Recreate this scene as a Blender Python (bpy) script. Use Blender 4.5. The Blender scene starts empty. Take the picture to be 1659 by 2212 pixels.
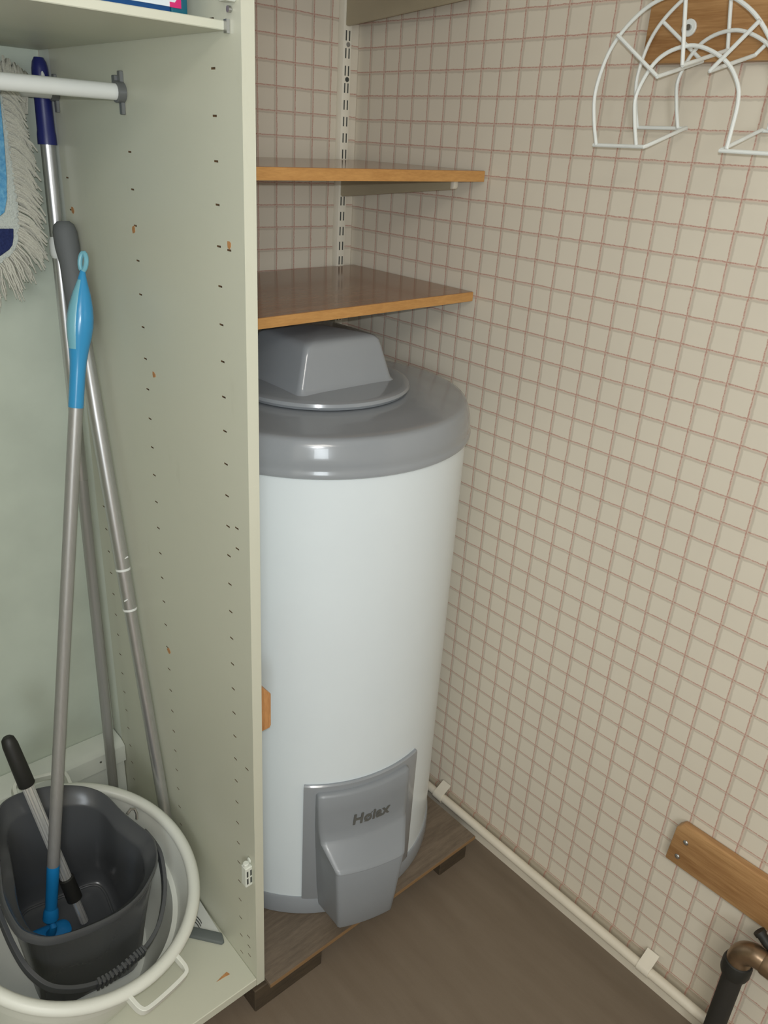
import bpy, bmesh, math, random
from mathutils import Vector, Matrix

random.seed(7)
D = bpy.data
SC = bpy.context.scene
COL = SC.collection
U = 0.0455            # metres per wallpaper cell: the scene is laid out in wallpaper cells


def V(p):             # cells (right wall x=0, back wall y=7.913, floor z=-35) -> metres, corner at origin
    return Vector((p[0] * U, (p[1] - 7.913) * U, (p[2] + 35.0) * U))


# ------------------------------------------------------------------ camera
cam_d = D.cameras.new('camera')
cam_d.sensor_fit = 'VERTICAL'
cam_d.sensor_height = 24.0
cam_d.lens = 24.0 * 1696.95 / 2212.0
cam_d.clip_start = 0.02
cam = D.objects.new('camera', cam_d)
COL.objects.link(cam)
R_ = ((0.75086405, -0.65793833, 0.05762233), (-0.24016375, -0.35327116, -0.9041686), (0.61524349, 0.66506891, -0.42327155))
cam.matrix_world = Matrix.Translation(V((-26.83803, -24.90057, -0.0396))) @ Matrix(
    ((R_[0][0], -R_[1][0], -R_[2][0]), (R_[0][1], -R_[1][1], -R_[2][1]), (R_[0][2], -R_[1][2], -R_[2][2]))).to_4x4()
SC.camera = cam

# ------------------------------------------------------------------ world, lamps, exposure
w = D.worlds.new('sky')
SC.world = w
w.use_nodes = True
w.node_tree.nodes['Background'].inputs[0].default_value = (0.80, 0.90, 1.0, 1)
w.node_tree.nodes['Background'].inputs[1].default_value = 0.6


def area(name, loc, target, sx, sy, power, color):
    l = D.lights.new(name, 'AREA')
    l.shape = 'RECTANGLE'
    l.size = sx * U
    l.size_y = sy * U
    l.energy = power
    l.color = color
    o = D.objects.new(name, l)
    COL.objects.link(o)
    o.location = V(loc)
    o.rotation_euler = (V(target) - V(loc)).to_track_quat('-Z', 'Y').to_euler()
    return o


area('window_daylight', (-57.0, -70.6, 2.0), (-57.0, 0, 2.0), 17, 22, 24, (0.89, 0.96, 1.0))
area('overhead_fill_light', (-36, -40, 16.2), (-36, -40, -35), 14, 14, 13, (1.0, 0.94, 0.86))  # added ambient fill from above, no fixture behind it
fl = D.lights.new('phone_flash', 'POINT')          # the phone's small LED beside the lens
fl.energy = 17
fl.shadow_soft_size = 0.006
fl.color = (0.93, 0.97, 1.0)
flo = D.objects.new('phone_flash', fl)
COL.objects.link(flo)
flo.location = V((-26.9, -24.98, 0.55))
SC.view_settings.view_transform = 'Standard'
SC.view_settings.look = 'None'
SC.view_settings.gamma = 1.0
SC.view_settings.use_curve_mapping = False
SC.view_settings.exposure = 0.29


# ------------------------------------------------------------------ materials
def lin(c):
    return tuple(((v / 255) / 12.92 if v / 255 <= 0.04045 else ((v / 255 + 0.055) / 1.055) ** 2.4) for v in c) + (1,)


class NT:
    def __init__(s, name):
        s.m = D.materials.new(name)
        s.m.use_nodes = True
        s.t = s.m.node_tree
        s.b = s.t.nodes['Principled BSDF']

    def n(s, typ, **kw):
        nd = s.t.nodes.new(typ)
        for k, v in kw.items():
            setattr(nd, k, v)
        return nd

    def l(s, a, b):
        s.t.links.new(a, b)

    def math(s, op, a, b=None, c=None):
        nd = s.n('ShaderNodeMath', operation=op)
        for i, v in enumerate((a, b, c)):
            if v is None:
                continue
            if isinstance(v, (int, float)):
                nd.inputs[i].default_value = v
            else:
                s.l(v, nd.inputs[i])
        return nd.outputs[0]

    def mix(s, f, a, b):
        nd = s.n('ShaderNodeMix', data_type='RGBA')
        for i, v in ((0, f), (6, a), (7, b)):
            if isinstance(v, (int, float)):
                nd.inputs[i].default_value = v
            elif isinstance(v, tuple):
                nd.inputs[i].default_value = v
            else:
                s.l(v, nd.inputs[i])
        return nd.outputs[2]

    def coord(s, scale=(1, 1, 1), kind='Object'):
        tc = s.n('ShaderNodeTexCoord')
        mp = s.n('ShaderNodeMapping')
        mp.inputs['Scale'].default_value = scale
        s.l(tc.outputs[kind], mp.inputs[0])
        return mp.outputs[0]

    def noise(s, vec, scale, detail=3, rough=0.5):
        nd = s.n('ShaderNodeTexNoise')
        nd.inputs['Scale'].default_value = scale
        nd.inputs['Detail'].default_value = detail
        nd.inputs['Roughness'].default_value = rough
        if vec is not None:
            s.l(vec, nd.inputs['Vector'])
        return nd.outputs['Fac']

    def ramp(s, f, stops):
        nd = s.n('ShaderNodeValToRGB')
        e = nd.color_ramp.elements
        while len(e) < len(stops):
            e.new(0.5)
        for i, (p, c) in enumerate(stops):
            e[i].position = p
            e[i].color = c
        s.l(f, nd.inputs[0])
        return nd.outputs[0]

    def bump(s, h, strength=0.2, dist=0.001):
        nd = s.n('ShaderNodeBump')
        nd.inputs['Strength'].default_value = strength
        nd.inputs['Distance'].default_value = dist
        s.l(h, nd.inputs['Height'])
        s.l(nd.outputs[0], s.b.inputs['Normal'])


def plain(name, c, rough=0.45, metal=0.0, var=0.06, vscale=9.0, coat=0.0, bump=0.0, bscale=250, spec=0.5):
    t = NT(name)
    co = t.coord()
    f = t.noise(co, vscale, 4)
    a = lin(c)
    lo = tuple(x * (1 - var) for x in a[:3]) + (1,)
    hi = tuple(min(1, x * (1 + var)) for x in a[:3]) + (1,)
    t.l(t.ramp(f, [(0.3, lo), (0.7, hi)]), t.b.inputs['Base Color'])
    t.b.inputs['Roughness'].default_value = rough
    t.b.inputs['Metallic'].default_value = metal
    t.b.inputs['Coat Weight'].default_value = coat
    t.b.inputs['Specular IOR Level'].default_value = spec
    if bump:
        t.bump(t.noise(co, bscale, 2), bump, 0.0006)
    return t.m


def wood(name, dark, light, grain=(3, 40, 40), rough=0.4, scale=3.0):
    t = NT(name)
    co = t.coord(grain)
    f = t.noise(co, scale, 6, 0.6)
    fine = t.noise(t.coord(tuple(g * 4 for g in grain)), scale, 3)
    big = t.noise(t.coord(tuple(g * 0.25 for g in grain)), scale, 2)
    s = t.math('ADD', t.math('MULTIPLY', f, 0.55), t.math('ADD', t.math('MULTIPLY', fine, 0.2), t.math('MULTIPLY', big, 0.25)))
    t.l(t.ramp(s, [(0.36, lin(dark)), (0.62, lin(light))]), t.b.inputs['Base Color'])
    t.b.inputs['Roughness'].default_value = rough
    t.bump(f, 0.12, 0.0005)
    return t.m


def wallpaper(name, paper, red, grey, uaxis, uoff, voff):
    """Checked wallpaper: red crayon lines with a soft grey line beside each, one cell = U."""
    t = NT(name)
    g = t.n('ShaderNodeNewGeometry')
    sep = t.n('ShaderNodeSeparateXYZ')
    t.l(g.outputs['Position'], sep.inputs[0])
    pos = g.outputs['Position']
    wob = t.noise(pos, 110, 3)
    wob2 = t.noise(pos, 23, 2)
    shift = t.math('ADD', t.math('MULTIPLY', t.math('SUBTRACT', wob, 0.5), 0.055), t.math('MULTIPLY', t.math('SUBTRACT', wob2, 0.5), 0.05))

    def axis(out, off, pitch):
        u = t.math('ADD', t.math('DIVIDE', t.math('SUBTRACT', out, off), U * pitch), shift)
        fr = t.math('SUBTRACT', t.math('FRACT', t.math('ADD', u, 0.5)), 0.5)      # -0.5..0.5, 0 on the line
        return fr

    def line(fr, centre, half, soft):
        d = t.math('ABSOLUTE', t.math('SUBTRACT', fr, centre))
        mr = t.n('ShaderNodeMapRange')
        mr.interpolation_type = 'SMOOTHSTEP'
        t.l(d, mr.inputs[0])
        mr.inputs[1].default_value = half
        mr.inputs[2].default_value = half + soft
        mr.inputs[3].default_value = 1
        mr.inputs[4].default_value = 0
        return mr.outputs[0]

    h = axis(sep.outputs[uaxis], uoff, 1.0)
    v = axis(sep.outputs[2], voff, 0.98366)
    sgn = -1.0
    speck = t.noise(pos, 420, 2)
    sp = t.ramp(speck, [(0.36, (0.35, 0.35, 0.35, 1)), (0.55, (1, 1, 1, 1))])
    redm = t.math('MAXIMUM', line(h, 0, 0.009, 0.026), line(v, 0, 0.009, 0.024))
    pink = t.math('MAXIMUM', line(h, sgn * 0.02, 0.024, 0.045), line(v, -0.02, 0.020, 0.045))
    greym = t.math('MAXIMUM', line(h, sgn * 0.105, 0.012, 0.055), line(v, -0.095, 0.010, 0.05))
    mott = t.noise(pos, 6, 4)
    base = t.mix(mott, tuple(x * 0.96 for x in lin(paper)[:3]) + (1,), tuple(x * 1.04 for x in lin(paper)[:3]) + (1,))
    c1 = t.mix(t.math('MULTIPLY', greym, 0.34), base, lin(grey))
    c2 = t.mix(t.math('MULTIPLY', pink, 0.20), c1, lin(red))
    c3 = t.mix(t.math('MULTIPLY', t.math('MULTIPLY', redm, sp), 0.62), c2, lin(red))
    t.l(c3, t.b.inputs['Base Color'])
    t.b.inputs['Roughness'].default_value = 0.5
    t.b.inputs['Specular IOR Level'].default_value = 0.35
    t.bump(t.noise(pos, 90, 3), 0.10, 0.0008)
    return t.m


def floor_mat():
    t = NT('vinyl_floor')
    co = t.coord((1, 1, 1))
    rot = t.n('ShaderNodeMapping')
    rot.inputs['Rotation'].default_value = (0, 0, math.radians(8))
    rot.inputs['Scale'].default_value = (9, 1.2, 1)
    t.l(co, rot.inputs[0])
    f = t.noise(rot.outputs[0], 3.2, 6, 0.62)
    f2 = t.noise(co, 420, 2)
    s = t.math('ADD', t.math('MULTIPLY', f, 0.8), t.math('MULTIPLY', f2, 0.2))
    t.l(t.ramp(s, [(0.3, lin((112, 98, 82))), (0.7, lin((124, 111, 95)))]), t.b.inputs['Base Color'])
    t.b.inputs['Roughness'].default_value = 0.5
    t.bump(f2, 0.08, 0.0004)
    return t.m


def cab_mat():
    t = NT('cabinet_paint')
    co = t.coord()
    n1 = t.noise(co, 3.0, 5)
    n2 = t.noise(t.coord((1, 1, 0.35)), 16, 6, 0.7)
    base = t.mix(n1, lin((198, 200, 182)), lin((208, 208, 191)))
    stain = t.ramp(n2, [(0.62, (0, 0, 0, 1)), (0.80, (1, 1, 1, 1))])
    c = t.mix(t.math('MULTIPLY', stain, 0.16), base, lin((150, 145, 118)))
    scr = t.noise(t.coord((1, 9, 60)), 5, 2)
    sm = t.ramp(scr, [(0.74, (0, 0, 0, 1)), (0.78, (1, 1, 1, 1))])
    c = t.mix(t.math('MULTIPLY', sm, 0.12), c, lin((225, 225, 215)))
    t.l(c, t.b.inputs['Base Color'])
    t.b.inputs['Roughness'].default_value = 0.38
    t.bump(t.noise(co, 300, 2), 0.06, 0.0004)
    return t.m


def alu(name, c, rough=0.32, metal=0.85):
    t = NT(name)
    co = t.coord((1, 1, 60))
    f = t.noise(t.coord((90, 90, 2)), 4, 3)
    a = lin(c)
    t.l(t.ramp(f, [(0.3, tuple(x * 0.9 for x in a[:3]) + (1,)), (0.7, a)]), t.b.inputs['Base Color'])
    t.b.inputs['Metallic'].default_value = metal
    t.b.inputs['Roughness'].default_value = rough
    return t.m


def fuzzy(name, c, c2, scale=260, bump=0.9):
    t = NT(name)
    co = t.coord()
    f = t.noise(co, scale, 4)
    t.l(t.ramp(f, [(0.35, lin(c)), (0.65, lin(c2))]), t.b.inputs['Base Color'])
    t.b.inputs['Roughness'].default_value = 0.95
    t.bump(f, bump, 0.003)
    return t.m


RED = (172, 98, 84)
M = dict(
    paper_r=wallpaper('wallpaper_right', (220, 212, 195), RED, (150, 138, 122), 1, (0 - 7.913) * U, (35.0) * U),
    paper_b=wallpaper('wallpaper_back', (220, 212, 195), RED, (150, 138, 122), 0, -0.55 * U, (35.06) * U),
    skirt=wallpaper('papered_skirting_shaded', (178, 168, 148), RED, (150, 138, 122), 1, (0.03 - 7.913) * U, (35.0) * U),  # wallpaper darkened: shade behind the pipe is put into the colour
    floor=floor_mat(), cab=cab_mat(),
    ceil=plain('ceiling_paint', (225, 222, 214), 0.8), plaster=plain('plaster', (214, 206, 190), 0.8),
    batten=plain('white_batten', (218, 222, 212), 0.5), backp=plain('back_panel_paint', (192, 200, 186), 0.42),
    white=plain('tank_white', (221, 230, 234), 0.28, var=0.01, coat=0.15), grey=plain('tank_grey', (144, 149, 154), 0.2, var=0.02, coat=0.4, bump=0.02),
    greyd=plain('tank_grey_textured', (136, 141, 146), 0.36, var=0.02, coat=0.1, bump=0.08),
    logo=plain('logo_ink', (92, 92, 88), 0.4, var=0.02),
    shelf_top=wood('teak_laminate', (136, 96, 66), (160, 118, 84), (4, 60, 40), 0.13), shelf_edge=wood('teak_edge', (180, 130, 72), (200, 150, 88), (8, 40, 40), 0.45),
    pine=wood('oak_board', (152, 110, 68), (186, 145, 98), (60, 3.0, 44), 0.4, 2.2),
    plywood=wood('grey_plywood', (98, 86, 72), (122, 108, 92), (5, 40, 40), 0.55), ply_edge=plain('plywood_edge', (138, 108, 74), 0.7),
    block=wood('block_wood', (58, 49, 38), (78, 66, 50), (6, 40, 40), 0.7), peg=wood('peg_wood', (164, 112, 66), (196, 144, 92), (40, 40, 6), 0.6),
    upright=plain('cream_enamel', (238, 233, 216), 0.35), bracket=plain('bracket_enamel', (172, 162, 136), 0.4), railb=plain('grey_cast_metal', (116, 118, 118), 0.4, 0.3), slot=plain('slot_dark', (66, 70, 66), 0.7),
    wire=plain('white_wire', (226, 230, 226), 0.35), pipe=plain('pipe_white', (222, 214, 196), 0.42), clip=plain('clip_plastic', (224, 217, 200), 0.5),
    steel=plain('zinc_screw', (170, 170, 168), 0.3, 0.9), brass=plain('tarnished_brass', (150, 128, 104), 0.34, 0.85, 0.18, 30), foam=plain('black_foam', (44, 42, 38), 0.75, bump=0.2),
    black=plain('black_plastic', (36, 36, 33), 0.55), navy=plain('navy_plastic', (34, 40, 104), 0.4, bump=0.15, bscale=400), blue=plain('sky_blue_plastic', (58, 150, 202), 0.22, var=0.04),
    blued=plain('mop_blue_plastic', (28, 124, 186), 0.35, var=0.04), bluel=plain('light_blue_grip', (120, 180, 196), 0.3), grip=plain('grey_foam_grip', (98, 101, 102), 0.7, bump=0.2),
    alu=alu('aluminium_tube', (205, 205, 205), 0.34), alud=alu('matt_aluminium_tube', (176, 175, 172), 0.42, 0.55), chrome=alu('ribbed_chrome', (232, 232, 228), 0.26, 0.6),
    ring=plain('white_ring', (228, 230, 226), 0.5), tub=plain('tub_white', (218, 220, 210), 0.42, var=0.03), bucket=plain('bucket_grey', (76, 78, 80), 0.26, var=0.03, bump=0.04),
    fringe=fuzzy('grey_yarn', (176, 174, 162), (206, 204, 192), 900, 0.12), padw=fuzzy('white_tape', (190, 196, 190), (206, 211, 204), 420), padb=fuzzy('blue_microfibre', (84, 150, 196), (116, 178, 214), 160),
    padn=fuzzy('navy_patch', (28, 38, 84), (38, 50, 98), 300), teal=plain('teal_card', (10, 92, 112), 0.35), cardb=plain('blue_card', (10, 72, 128), 0.35), magenta=plain('magenta_print', (206, 40, 110), 0.4), label=plain('white_print', (214, 224, 228), 0.4), printg=plain('grey_print', (150, 158, 168), 0.4),
    pan=plain('dustpan_white', (206, 208, 202), 0.4), lip=plain('dustpan_grey_lip', (96, 102, 100), 0.55), hole=plain('drilled_chipboard', (96, 74, 48), 0.9), glass=None, frame=plain('window_frame', (230, 228, 222), 0.4))


# ------------------------------------------------------------------ mesh building (all coordinates in cells)
class MB:
    def __init__(s, xf=None):
        s.v = []
        s.f = []
        s.xf = xf

    def add(s, vs, fs):
        o = len(s.v)
        s.v += [tuple(s.xf(p)) if s.xf else tuple(p) for p in vs]
        s.f += [tuple(i + o for i in f) for f in fs]

    def box(s, x0, x1, y0, y1, z0, z1):
        s.add([(x0, y0, z0), (x1, y0, z0), (x1, y1, z0), (x0, y1, z0), (x0, y0, z1), (x1, y0, z1), (x1, y1, z1), (x0, y1, z1)],
              [(3, 2, 1, 0), (4, 5, 6, 7), (0, 1, 5, 4), (1, 2, 6, 5), (2, 3, 7, 6), (3, 0, 4, 7)])
        return s

    def loft(s, secs, cap0=True, cap1=True, closed=True):
        n = len(secs[0])
        vs = [p for q in secs for p in q]
        fs = []
        for k in range(len(secs) - 1):
            for i in range(n if closed else n - 1):
                j = (i + 1) % n
                fs.append((k * n + i, k * n + j, (k + 1) * n + j, (k + 1) * n + i))
        if cap0:
            fs.append(tuple(reversed(range(n))))
        if cap1:
            fs.append(tuple((len(secs) - 1) * n + i for i in range(n)))
        s.add(vs, fs)
        return s

    def prism(s, poly, axis, a, b):
        def P(p, t):
            return {'x': (t, p[0], p[1]), 'y': (p[0], t, p[1]), 'z': (p[0], p[1], t)}[axis]
        return s.loft([[P(p, a) for p in poly], [P(p, b) for p in poly]])

    def lathe(s, cx, cy, prof, seg=48, closed=False, a0=0, a1=360):
        full = abs(a1 - a0 - 360) < 1e-6
        m = seg if full else seg + 1
        secs = []
        for r, z in prof:
            secs.append([(cx + r * math.cos(math.radians(a0 + (a1 - a0) * i / seg)), cy + r * math.sin(math.radians(a0 + (a1 - a0) * i / seg)), z) for i in range(m)])
        if closed:
            secs.append(secs[0])
        return s.loft(secs, False, False, full)

    def tube(s, path, r, seg=12, cap=True):
        P = [Vector(p) for p in path]
        rr = r if isinstance(r, (list, tuple)) else [r] * len(P)
        T = []
        for i in range(len(P)):
            a = P[max(i - 1, 0)]
            b = P[min(i + 1, len(P) - 1)]
            T.append((b - a).normalized())
        nrm = T[0].orthogonal().normalized()
        secs = []
        for i in range(len(P)):
            if i:
                ax = T[i - 1].cross(T[i])
                if ax.length > 1e-7:
                    nrm = Matrix.Rotation(T[i - 1].angle(T[i]), 3, ax.normalized()) @ nrm
            b = T[i].cross(nrm)
            secs.append([P[i] + (nrm * math.cos(2 * math.pi * k / seg) + b * math.sin(2 * math.pi * k / seg)) * rr[i] for k in range(seg)])
        return s.loft(secs, cap, cap)

    def build(s, name, mat, parent=None, bevel=0.0, seg=2, smooth=35, kind=None, label=None):
        off = ORG.get(parent.name, Vector()) if parent else Vector()
        return mk(name, [V(p) - off for p in s.v], s.f, mat, parent, bevel * U, seg, smooth, kind, label)


ORG = {}


def mk(name, verts, faces, mat, parent=None, bevel=0.0, seg=2, smooth=35, kind=None, label=None):
    me = D.meshes.new(name)
    bm = bmesh.new()
    bv = [bm.verts.new(v) for v in verts]
    for f in faces:
        try:
            bm.faces.new([bv[i] for i in f])
        except ValueError:
            pass
    bmesh.ops.remove_doubles(bm, verts=bm.verts, dist=1e-6)
    bmesh.ops.recalc_face_normals(bm, faces=bm.faces)
    if bevel:
        es = [e for e in bm.edges if len(e.link_faces) == 2 and e.calc_face_angle(0) > math.radians(30)]
        bmesh.ops.bevel(bm, geom=es, offset=bevel, segments=seg, profile=0.5, affect='EDGES', clamp_overlap=True)
    bm.to_mesh(me)
    bm.free()
    me.materials.append(mat)
    if smooth:
        me.shade_smooth()
        me.set_sharp_from_angle(angle=math.radians(smooth))
    o = D.objects.new(name, me)
    COL.objects.link(o)
    if parent:
        o.parent = parent
        ORG[o.name] = ORG.get(parent.name, Vector())
    if kind:
        o['kind'] = kind
    if label:
        o['label'] = label
    return o


def thing(name, loc, label, cat, group=None):
    o = D.objects.new(name, None)
    COL.objects.link(o)
    o.location = V(loc)
    o.empty_display_size = 0.02
    ORG[o.name] = V(loc)
    o['label'] = label
    o['category'] = cat
    if group:
        o['group'] = group
    return o


def struct(mb, name, mat, bevel=0.0, parent=None):
    return mb.build(name, mat, parent, bevel, kind=None if parent else 'structure')


def lerp(a, b, t):
    return tuple(x + (y - x) * t for x, y in zip(a, b))


# ------------------------------------------------------------------ the room
XL, YF, ZC = -78.0, -71.0, 17.5
struct(MB().box(XL, 4, YF - 4, 12, -37, -35), 'floor', M['floor'])
struct(MB().box(XL - 4, 4, YF - 4, 12, ZC, ZC + 2), 'ceiling', M['ceil'])
struct(MB().box(0, 3, YF - 4, 12, -35, ZC), 'wall_right', M['paper_r'])
struct(MB().box(XL, 0, 7.913, 11, -35, ZC), 'wall_back', M['paper_b'])
struct(MB().box(XL - 3, XL, YF - 4, 12, -35, ZC), 'wall_left', M['plaster'])
wx0, wx1, wz0, wz1 = -67, -47, -10, 14
wf = MB()
wf.box(XL, wx0, YF - 3, YF, -35, ZC).box(wx1, 0, YF - 3, YF, -35, ZC).box(wx0, wx1, YF - 3, YF, -35, wz0).box(wx0, wx1, YF - 3, YF, wz1, ZC)
struct(wf, 'wall_front', M['plaster'])
win = MB()
for a, b, c, d in ((wx0, wx0 + 1.2, wz0, wz1), (wx1 - 1.2, wx1, wz0, wz1), (wx0 + 1.2, wx1 - 1.2, wz0, wz0 + 1.2), (wx0 + 1.2, wx1 - 1.2, wz1 - 1.2, wz1)):
    win.box(a, b, YF - 1.6, YF - 0.9, c, d)
win.box(-57.4, -56.6, YF - 1.5, YF - 1.0, wz0 + 1.2, wz1 - 1.2)
struct(win, 'window_1', M['frame'])
# skirting along the right wall, papered over; its paper colour holds the pipe's shade
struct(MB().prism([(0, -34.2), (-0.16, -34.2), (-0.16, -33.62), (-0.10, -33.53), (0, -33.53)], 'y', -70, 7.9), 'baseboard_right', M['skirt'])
struct(MB().prism([(0, -35), (-0.24, -35), (-0.22, -34.5), (-0.16, -34.2), (0, -34.2)], 'y', -70, 7.9), 'trim_1', M['pipe'])

# ------------------------------------------------------------------ broom cabinet (open front)
XI, XO, YB, ZB0, ZB1 = -14.9, -14.51, 7.72, -33.47, -33.02
cab = thing('broom_cabinet', (-21, 0, -33.5), 'tall cream open broom cabinet with peg holes beside the water heater', 'cabinet')
panel = MB().box(XI, XO, -5.8, 6.72, ZB0, 14).build('side_panel', M['cab'], cab, 0, smooth=0)
# drilled peg holes: real recesses
cut = MB()
holes = []
for k in range(-2, 33):
    z = 1.48 - 1.0985 * k
    holes += [(-4.43 - 0.0055 * k, z)]
    if k >= 2 and z > -32.5:
        holes += [(0.84 - 0.0105 * (k - 2), z)]
    if k >= 3 and z > -31:
        holes += [(6.2 - 0.021 * (k - 3), z)]
for y, z in [(-5.2, -30.95), (-5.22, -31.55), (-5.23, -32.1), (-5.0, -2.95), (-5.05, -11.55), (-5.05, -12.3), (-5.35, -21.5)]:
    holes.append((y, z))
for y, z in holes:
    cut.box(XI - 0.2, XI + 0.22, y - 0.105, y + 0.105, z - 0.027, z + 0.027)
cutter = cut.build('cutter', M['hole'], None, smooth=0)
bo = panel.modifiers.new('holes', 'BOOLEAN')
bo.operation = 'DIFFERENCE'
bo.object = cutter
bo.solver = 'EXACT'
bo.material_mode = 'TRANSFER'
cutter.location = cab.location * 0
# evaluate in world space
dg = bpy.context.evaluated_depsgraph_get()
bpy.context.view_layer.update()
dg.update()
me = D.meshes.new_from_object(panel.evaluated_get(dg))
panel.modifiers.clear()
panel.data = me
D.objects.remove(cutter)
# chips and knocks in the paint
for y, z, s in ((0.95, -3.05, 0.16), (0.2, -7.75, 0.13), (6.0, -2.9, 0.16), (0.55, -19.5, 0.15), (-5.0, -2.8, 0.12)):
    ch = MB()
    ch.prism([(y + s * random.uniform(.6, 1.1) * math.cos(a * 0.9), z + s * random.uniform(.6, 1.1) * math.sin(a * 0.9)) for a in range(7)], 'x', XI + 0.05, XI - 0.012)
    ch.build('paint_chip', M['peg'], cab)
MB().box(XI + 0.02, XO, 6.72, YB, ZB0, 14).build('filler_strip', M['batten'], cab)
MB().box(-27.9, -27.5, -5.8, YB, ZB0, 14).build('side_panel', M['cab'], cab, 0.03, 1)
MB().box(-27.5, XI, -5.8, YB, ZB0, ZB1).build('bottom_panel', M['cab'], cab, 0.03, 1)
MB().box(-27.5, XI, -5.8, YB, 13.6, 14).build('top_panel', M['cab'], cab, 0.03, 1)
MB().box(-27.5, XI, YB, 7.9, ZB0, 14).build('back_panel', M['backp'], cab)
MB().box(-27.2, -15.2, -3.6, -3.2, -35, ZB0).build('plinth', M['block'], cab)
# service batten at the foot of the back panel
bt = MB().prism([(7.7, -28.42), (6.72, -28.42), (6.34, -28.62), (6.34, -29.6), (6.62, -29.6), (6.62, -33.02), (7.7, -33.02)], 'x', -27.5, XI - 0.02).build('back_batten', M['batten'], cab, 0.03, 1)
MB().tube([(-16.24, 6.40, -28.98), (-16.24, 6.31, -28.98)], 0.055, 10).build('screw', M['steel'], bt)
# shelf inside the cabinet
sh = MB().box(-27.5, XI - 0.03, -5.17, 7.6, 2.28, 2.49).build('shelf', M['cab'], cab, 0.02, 1)
MB().box(XI - 0.10, XI - 0.01, -5.30, -5.16, 2.22, 2.52).build('shelf_clip', M['steel'], cab)
MB().tube([(XI - 0.02, -5.36, 2.72), (XI - 0.10, -5.36, 2.72)], 0.075, 12).build('screw', M['steel'], cab)
# hanging rails
for y, z, r in ((1.0, 0.94, 0.235), (6.3, 0.93, 0.2)):
    rl = MB().tube([(-27.4, y, z), (-15.0, y, z)], r, 18).build('hanging_rail', M['ring'], cab)
    b = MB()
    b.box(-15.02, XI, y - 0.10, y + 0.10, z - 0.62, z + 0.58)
    b.tube([(-15.16, y, z), (XI, y, z)], r + 0.07, 16)
    b.box(-15.1, XI, y + 0.1, y + 0.34, z + 0.22, z + 0.46)
    b.build('rail_bracket', M['railb'], rl, 0.02, 1)
# hinge plates on the panel
for zc in (-26.75, 3.48):
    h = MB()
    h.box(-15.22, XI, -5.62, -5.28, zc - 0.62, zc + 0.42)
    h.tube([(-15.1, -5.45, zc + 0.42), (-15.1, -5.45, zc + 0.58)], 0.13, 12)
    h.tube([(XI - 0.01, -5.45, zc + 0.62), (XI - 0.08, -5.45, zc + 0.62)], 0.12, 12)
    hp = h.build('hinge_plate', M['batten'], cab, 0.03, 1)
    sl = MB()
    for yy in (-15.14, -14.98):
        for zz in (zc - 0.45, zc - 0.05):
            sl.box(yy - 0.035, yy + 0.035, -5.63, -5.6, zz, zz + 0.3)
    sl.build('hinge_slots', M['slot'], hp)
MB().prism([(-15.69, -4.9), (-15.75, -4.72), (-16.0, -4.76), (-16.33, -4.84), (-16.0, -4.86)], 'z', -33.03, -33.008).build('bare_patch', M['peg'], cab)

# small wooden peg on the outside of the cabinet
pg = MB().prism([(XO, -20.0), (-13.93, -20.0), (-13.86, -19.9), (-13.86, -18.45), (-14.22, -18.02), (XO, -18.02)], 'y', -5.42, -4.3).build('wooden_peg', M['peg'], None, 0.02, 1)
pg['label'] = 'small raw wooden block fixed to the outer cabinet edge in front of the tank'
pg['category'] = 'wooden block'

# ------------------------------------------------------------------ detergent box on the cabinet shelf
bx = thing('detergent_box', (-17, -4, 2.49), 'blue and teal carton with magenta edged label on the cabinet shelf', 'box')
MB().box(-20.5, -15.95, -4.3, -1.8, 2.495, 6.5).build('carton', M['cardb'], bx, 0.05, 2)
MB().box(-15.95, -15.5, -4.32, -1.8, 2.495, 6.5).build('carton_edge', M['teal'], bx, 0.04, 2)
lb = MB().box(-17.35, -15.72, -4.345, -4.29, 2.70, 5.6).build('label', M['label'], bx)
MB().prism([(-16.0, 2.69), (-15.70, 2.69), (-15.70, 5.4), (-15.77, 5.4), (-15.77, 2.92), (-15.86, 2.80), (-16.0, 2.80)], 'y', -4.36, -4.33).build('label_border', M['magenta'], lb)
MB().box(-17.62, -17.35, -4.345, -4.29, 2.70, 5.6).build('label_flash', M['magenta'], bx)
MB().box(-16.5, -16.25, -4.37, -4.35, 2.90, 2.97).box(-16.2, -16.08, -4.37, -4.35, 2.90, 2.97).box(-15.93, -15.83, -4.37, -4.35, 2.97, 3.4).build('print', M['printg'], lb)

# ------------------------------------------------------------------ wall shelving
up = thing('shelf_upright', (-0.9, 7.9, -9), 'cream slotted steel shelf upright on the back wall by the corner', 'shelf upright')
MB().prism([(-1.2, 7.913), (-1.2, 7.5), (-0.72, 7.5), (-0.72, 7.913)], 'z', -9.0, 14).build('channel', M['upright'], up, 0.03, 2)
sl = MB()
PIT = 0.70
for k in range(-18, 12):
    z0 = 0.62 + k * PIT
    for x in (-1.055, -0.865):
        sl.box(x - 0.03, x + 0.03, 7.488, 7.51, z0, z0 + 0.40)
sl.build('slots', M['slot'], up, kind='stuff')
for z, mt in ((3.97, 'steel'), (2.57, 'slot')):
    MB().tube([(-0.94, 7.52, z), (-0.94, 7.46, z)], 0.10, 12).build('screw', M[mt], up)


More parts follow.
